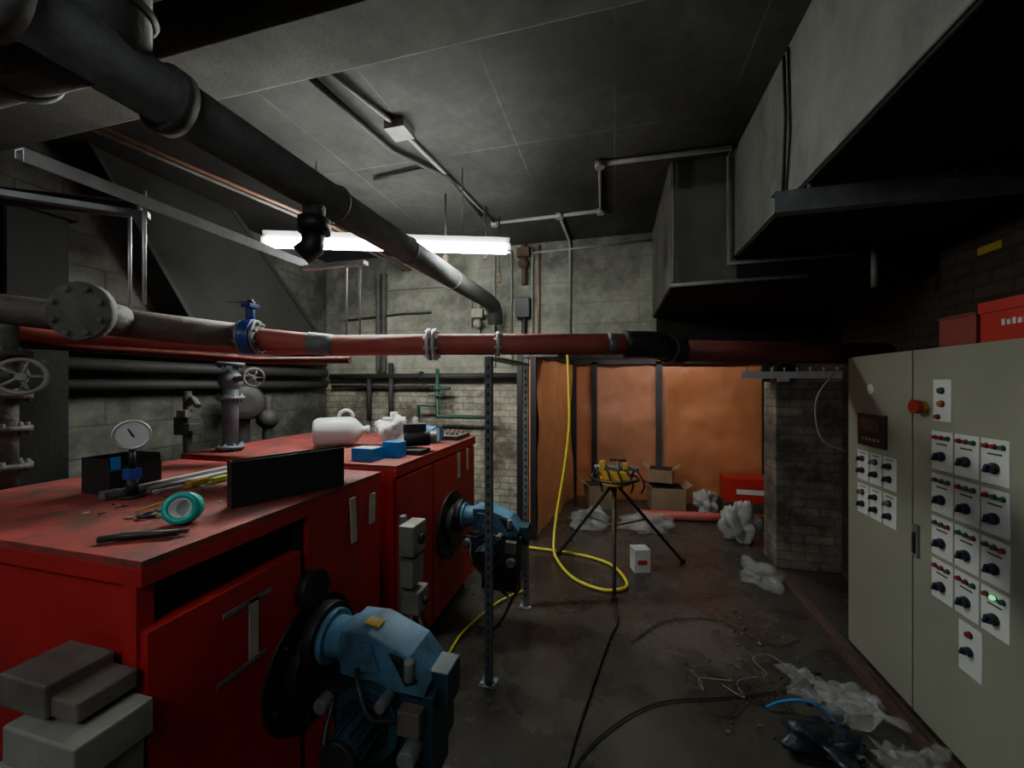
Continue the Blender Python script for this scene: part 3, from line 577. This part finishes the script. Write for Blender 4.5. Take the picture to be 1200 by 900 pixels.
for i,(x,y,w,h) in enumerate(((1.06,2.46,.36,.20),(1.18,2.34,.26,.26),(1.22,2.05,.25,.22),(1.20,1.88,.28,.24),(1.24,1.72,.22,.22))):
    a=random.uniform(-.5,.5); b.sheet((x-w/2,y-h/2,.01),(w*math.cos(a),w*math.sin(a),0),(-h*math.sin(a),h*math.cos(a),0),M_bag,40,40,.11,5,i+1,ragged=.35)
b.fin(recalc=False)
bag('blue_refuse_bag',(.92,2.03),.12,M_bagd,(1.2,.9,.55),2,.8); bag('clear_plastic_bag',(1.18,3.7),.14,M_bag,(.9,1.1,.6),9,.8)
b=B('blue_air_line'); b.tube([(.74,2.24,.02),(.82,2.26,.05),(.92,2.25,.08),(1.0,2.24,.05),(1.03,2.22,.02)],.006,M_bluep,smooth=6); b.fin()
b=B('floor_litter')
for i in range(110):
    if i<75: x,y=random.gauss(.95,.2),random.gauss(2.5,.35)
    else: x,y=random.uniform(-.6,1.25),random.uniform(2.4,5)
    if x>1.25: x=1.2
    s=random.uniform(.005,.017); b.box((x,y,s*.3+.002),(s*random.uniform(.6,2),s,s*.5),random.choice([M_litter,M_dark,M_gboxd,M_rust,M_litter]),rot=(random.uniform(-.3,.3),0,random.uniform(0,3)))
b.fin()
# ------------------------------------------------------------ things on boiler tops
T=1.216
b=B('black_metal_tray'); ang=math.atan2(.38,.16); c=V((-1.225,1.27,T)); R=Matrix.Rotation(ang,3,'Z')
def rb(off,d,m): b.box(c+R@V(off),d,m,rot=(0,0,ang))
rb((0,.02,.082),(.41,.005,.164),M_black); rb((0,-.02,.082),(.41,.004,.16),M_black); rb((0,0,.004),(.41,.045,.006),M_black)
for k in (-1,1): rb((k*.204,0,.082),(.004,.045,.164),M_black)
b.fin()
b=B('teal_tape_roll'); c=V((-1.30,.925,T+.048)); ax=V((.5,-.75,.25)).normalized()
b.lathe([(.030,-.022),(.048,-.022),(.048,.022),(.030,.022),(.030,-.022)],c,ax,M_ttape,n=32); b.lathe([(.026,-.021),(.0305,-.021),(.0305,.021),(.026,.021),(.026,-.021)],c,ax,M_white,n=32); b.fin()
b=B('pressure_gauge'); c=V((-1.79,1.09,T+.24)); ax=V((1.4,-1,.1)).normalized()
b.cyl(c-ax*.02,c+ax*.015,.055,M_zinc,n=32); b.cyl(c+ax*.0155,c+ax*.0165,.048,M_white,n=32); b.torus(c+ax*.016,ax,.052,.005,M_steel); b.box(c+ax*.019,(.004,.004,.05),M_black,rot=(.5,0,0))
b.cyl(c-V((0,0,.055)),c-V((0,0,.13)),.010,M_black); b.box(c-V((0,0,.15)),(.04,.04,.04),M_vblue); b.cyl((c.x,c.y,T),(c.x,c.y,T+.08),.018,M_black); b.cyl((c.x,c.y,T),(c.x,c.y,T+.01),.04,M_black)
b.fin()
b=B('black_tool_box'); b.bx(-2.05,-1.90,1.08,1.26,T,T+.004,M_black); b.bx(-2.05,-1.90,1.08,1.084,T,T+.14,M_black); b.bx(-2.05,-1.90,1.256,1.26,T,T+.14,M_black); b.bx(-2.054,-2.05,1.08,1.26,T,T+.14,M_black); b.bx(-1.90,-1.896,1.08,1.26,T,T+.11,M_black); b.box((-1.90,1.10,T+.12),(.01,.03,.05),M_bluep); b.fin()
b=B('steel_level'); b.box((-1.86,1.31,T+.014),(.022,.54,.026),M_steel,rot=(0,0,.02)); b.box((-1.85,1.06,T+.016),(.035,.06,.03),M_zinc); b.cyl((-1.80,1.15,T+.012),(-1.79,1.5,T+.012),.010,M_zinc); b.fin(.003)
b=B('yellow_hand_tool'); b.box((-1.72,1.28,T+.015),(.03,.09,.026),M_yel2,rot=(0,0,.2)); b.box((-1.70,1.36,T+.014),(.03,.07,.022),mat('lime_plastic',(.30,.42,.03),.4)); b.cyl((-1.73,1.23,T+.012),(-1.75,1.13,T+.012),.006,M_steel); b.fin(.004)
b=B('pliers'); b.tube([(-1.36,.75,T+.01),(-1.28,.80,T+.012),(-1.20,.84,T+.012)],.009,M_black); b.tube([(-1.34,.79,T+.01),(-1.28,.81,T+.012),(-1.19,.86,T+.012)],.007,M_rust); b.fin()
b=B('scissors')
for k in (-1,1): b.torus((-1.47,.96+.025*k,T+.008),(0,0,1),.02,.006,M_black); b.tube([(-1.46,.96+.015*k,T+.008),(-1.40,.965,T+.009),(-1.35,.97-.006*k,T+.009)],.004,M_steel)
b.tube([(-1.55,.95,T+.006),(-1.52,1.02,T+.02),(-1.45,1.0,T+.006),(-1.42,.93,T+.01)],.003,M_yel2,smooth=5); b.fin()
b=B('metal_shavings')
for i in range(36): s=random.uniform(.005,.014); b.box((-1.54+random.uniform(-.22,.18),1.1+random.uniform(-.2,.3),T+.003),(s,s*1.8,.004),random.choice([M_tape,M_rust,M_zinc]),rot=(0,0,random.uniform(0,3)))
b.fin()
b=B('white_plastic_jug'); c=V((-1.86,2.36,T+.103))
b.lathe([(.03,-.17),(.085,-.165),(.10,-.14),(.10,.06),(.085,.10),(.04,.14),(.025,.15),(.025,.17),(.03,.172),(.03,.195)],c,(.8,.5,.03),M_jug); b.torus(c+V((.03,.02,.10)),(-.5,.8,0),.045,.012,M_jug); b.fin()
b=B('detergent_container'); b.box((-1.62,2.66,T+.09),(.16,.10,.18),M_white,rot=(0,0,.4)); b.box((-1.63,2.608,T+.10),(.09,.004,.09),M_bluep,rot=(0,0,.4)); b.cyl((-1.62,2.66,T+.18),(-1.62,2.66,T+.22),.03,M_white); b.fin(.012)
bag('white_wiping_cloth',(-1.48,2.46),.12,M_wcloth,(1.1,.8,.95),12,.7,z=T-.001)
b=B('paper_roll'); b.cyl((-1.40,2.72,T+.062),(-1.26,2.65,T+.062),.06,M_bluep,n=24); b.cyl((-1.26,2.65,T+.062),(-1.257,2.649,T+.062),.05,M_white,n=24); b.fin()
b=B('blue_small_parts_box'); b.bx(-1.44,-1.30,1.92,2.02,T,T+.07,M_bluep); b.bx(-1.43,-1.31,1.93,2.01,T+.07,T+.072,M_white); b.bx(-1.33,-1.22,2.06,2.14,T,T+.09,M_bluep); b.bx(-1.40,-1.34,2.04,2.1,T,T+.05,M_white); b.fin(.002)
b=B('pressing_tool'); b.cyl((-1.30,2.25,T+.09),(-1.16,2.33,T+.09),.055,M_black,n=20); b.cyl((-1.16,2.33,T+.09),(-1.12,2.35,T+.09),.04,M_zinc); b.box((-1.24,2.28,T+.15),(.14,.06,.06),M_black,rot=(0,0,.5)); b.cyl((-1.24,2.3,T+.15),(-1.28,2.36,T+.20),.025,M_gpipe); b.box((-1.22,2.22,T+.016),(.18,.12,.03),M_black); b.fin(.004)
b=B('open_parts_case'); b.bx(-1.36,-1.16,2.80,3.06,T,T+.03,M_black); b.bx(-1.35,-1.17,2.81,3.05,T+.03,T+.032,M_gboxd)
for i in range(8): b.cyl((-1.32+.04*(i%4),2.87+.12*(i//4),T+.03),(-1.32+.04*(i%4),2.87+.12*(i//4),T+.06),.014,random.choice([M_zinc,M_copper,M_black]),n=10)
b.fin(.003)
# ------------------------------------------------------------ world, camera
w=bpy.data.worlds.new('world'); bpy.context.scene.world=w; w.use_nodes=True
w.node_tree.nodes['Background'].inputs[0].default_value=(.9,.95,1,1); w.node_tree.nodes['Background'].inputs[1].default_value=.05
cam=bpy.data.cameras.new('camera'); cam.sensor_fit='HORIZONTAL'; cam.sensor_width=36; cam.lens=36*460/1200; cam.clip_start=.05
co=bpy.data.objects.new('camera',cam); co.location=(0,0,1.65); co.rotation_euler=(math.radians(90),0,math.atan2(.2524,.9676)); bpy.context.scene.collection.objects.link(co); bpy.context.scene.camera=co
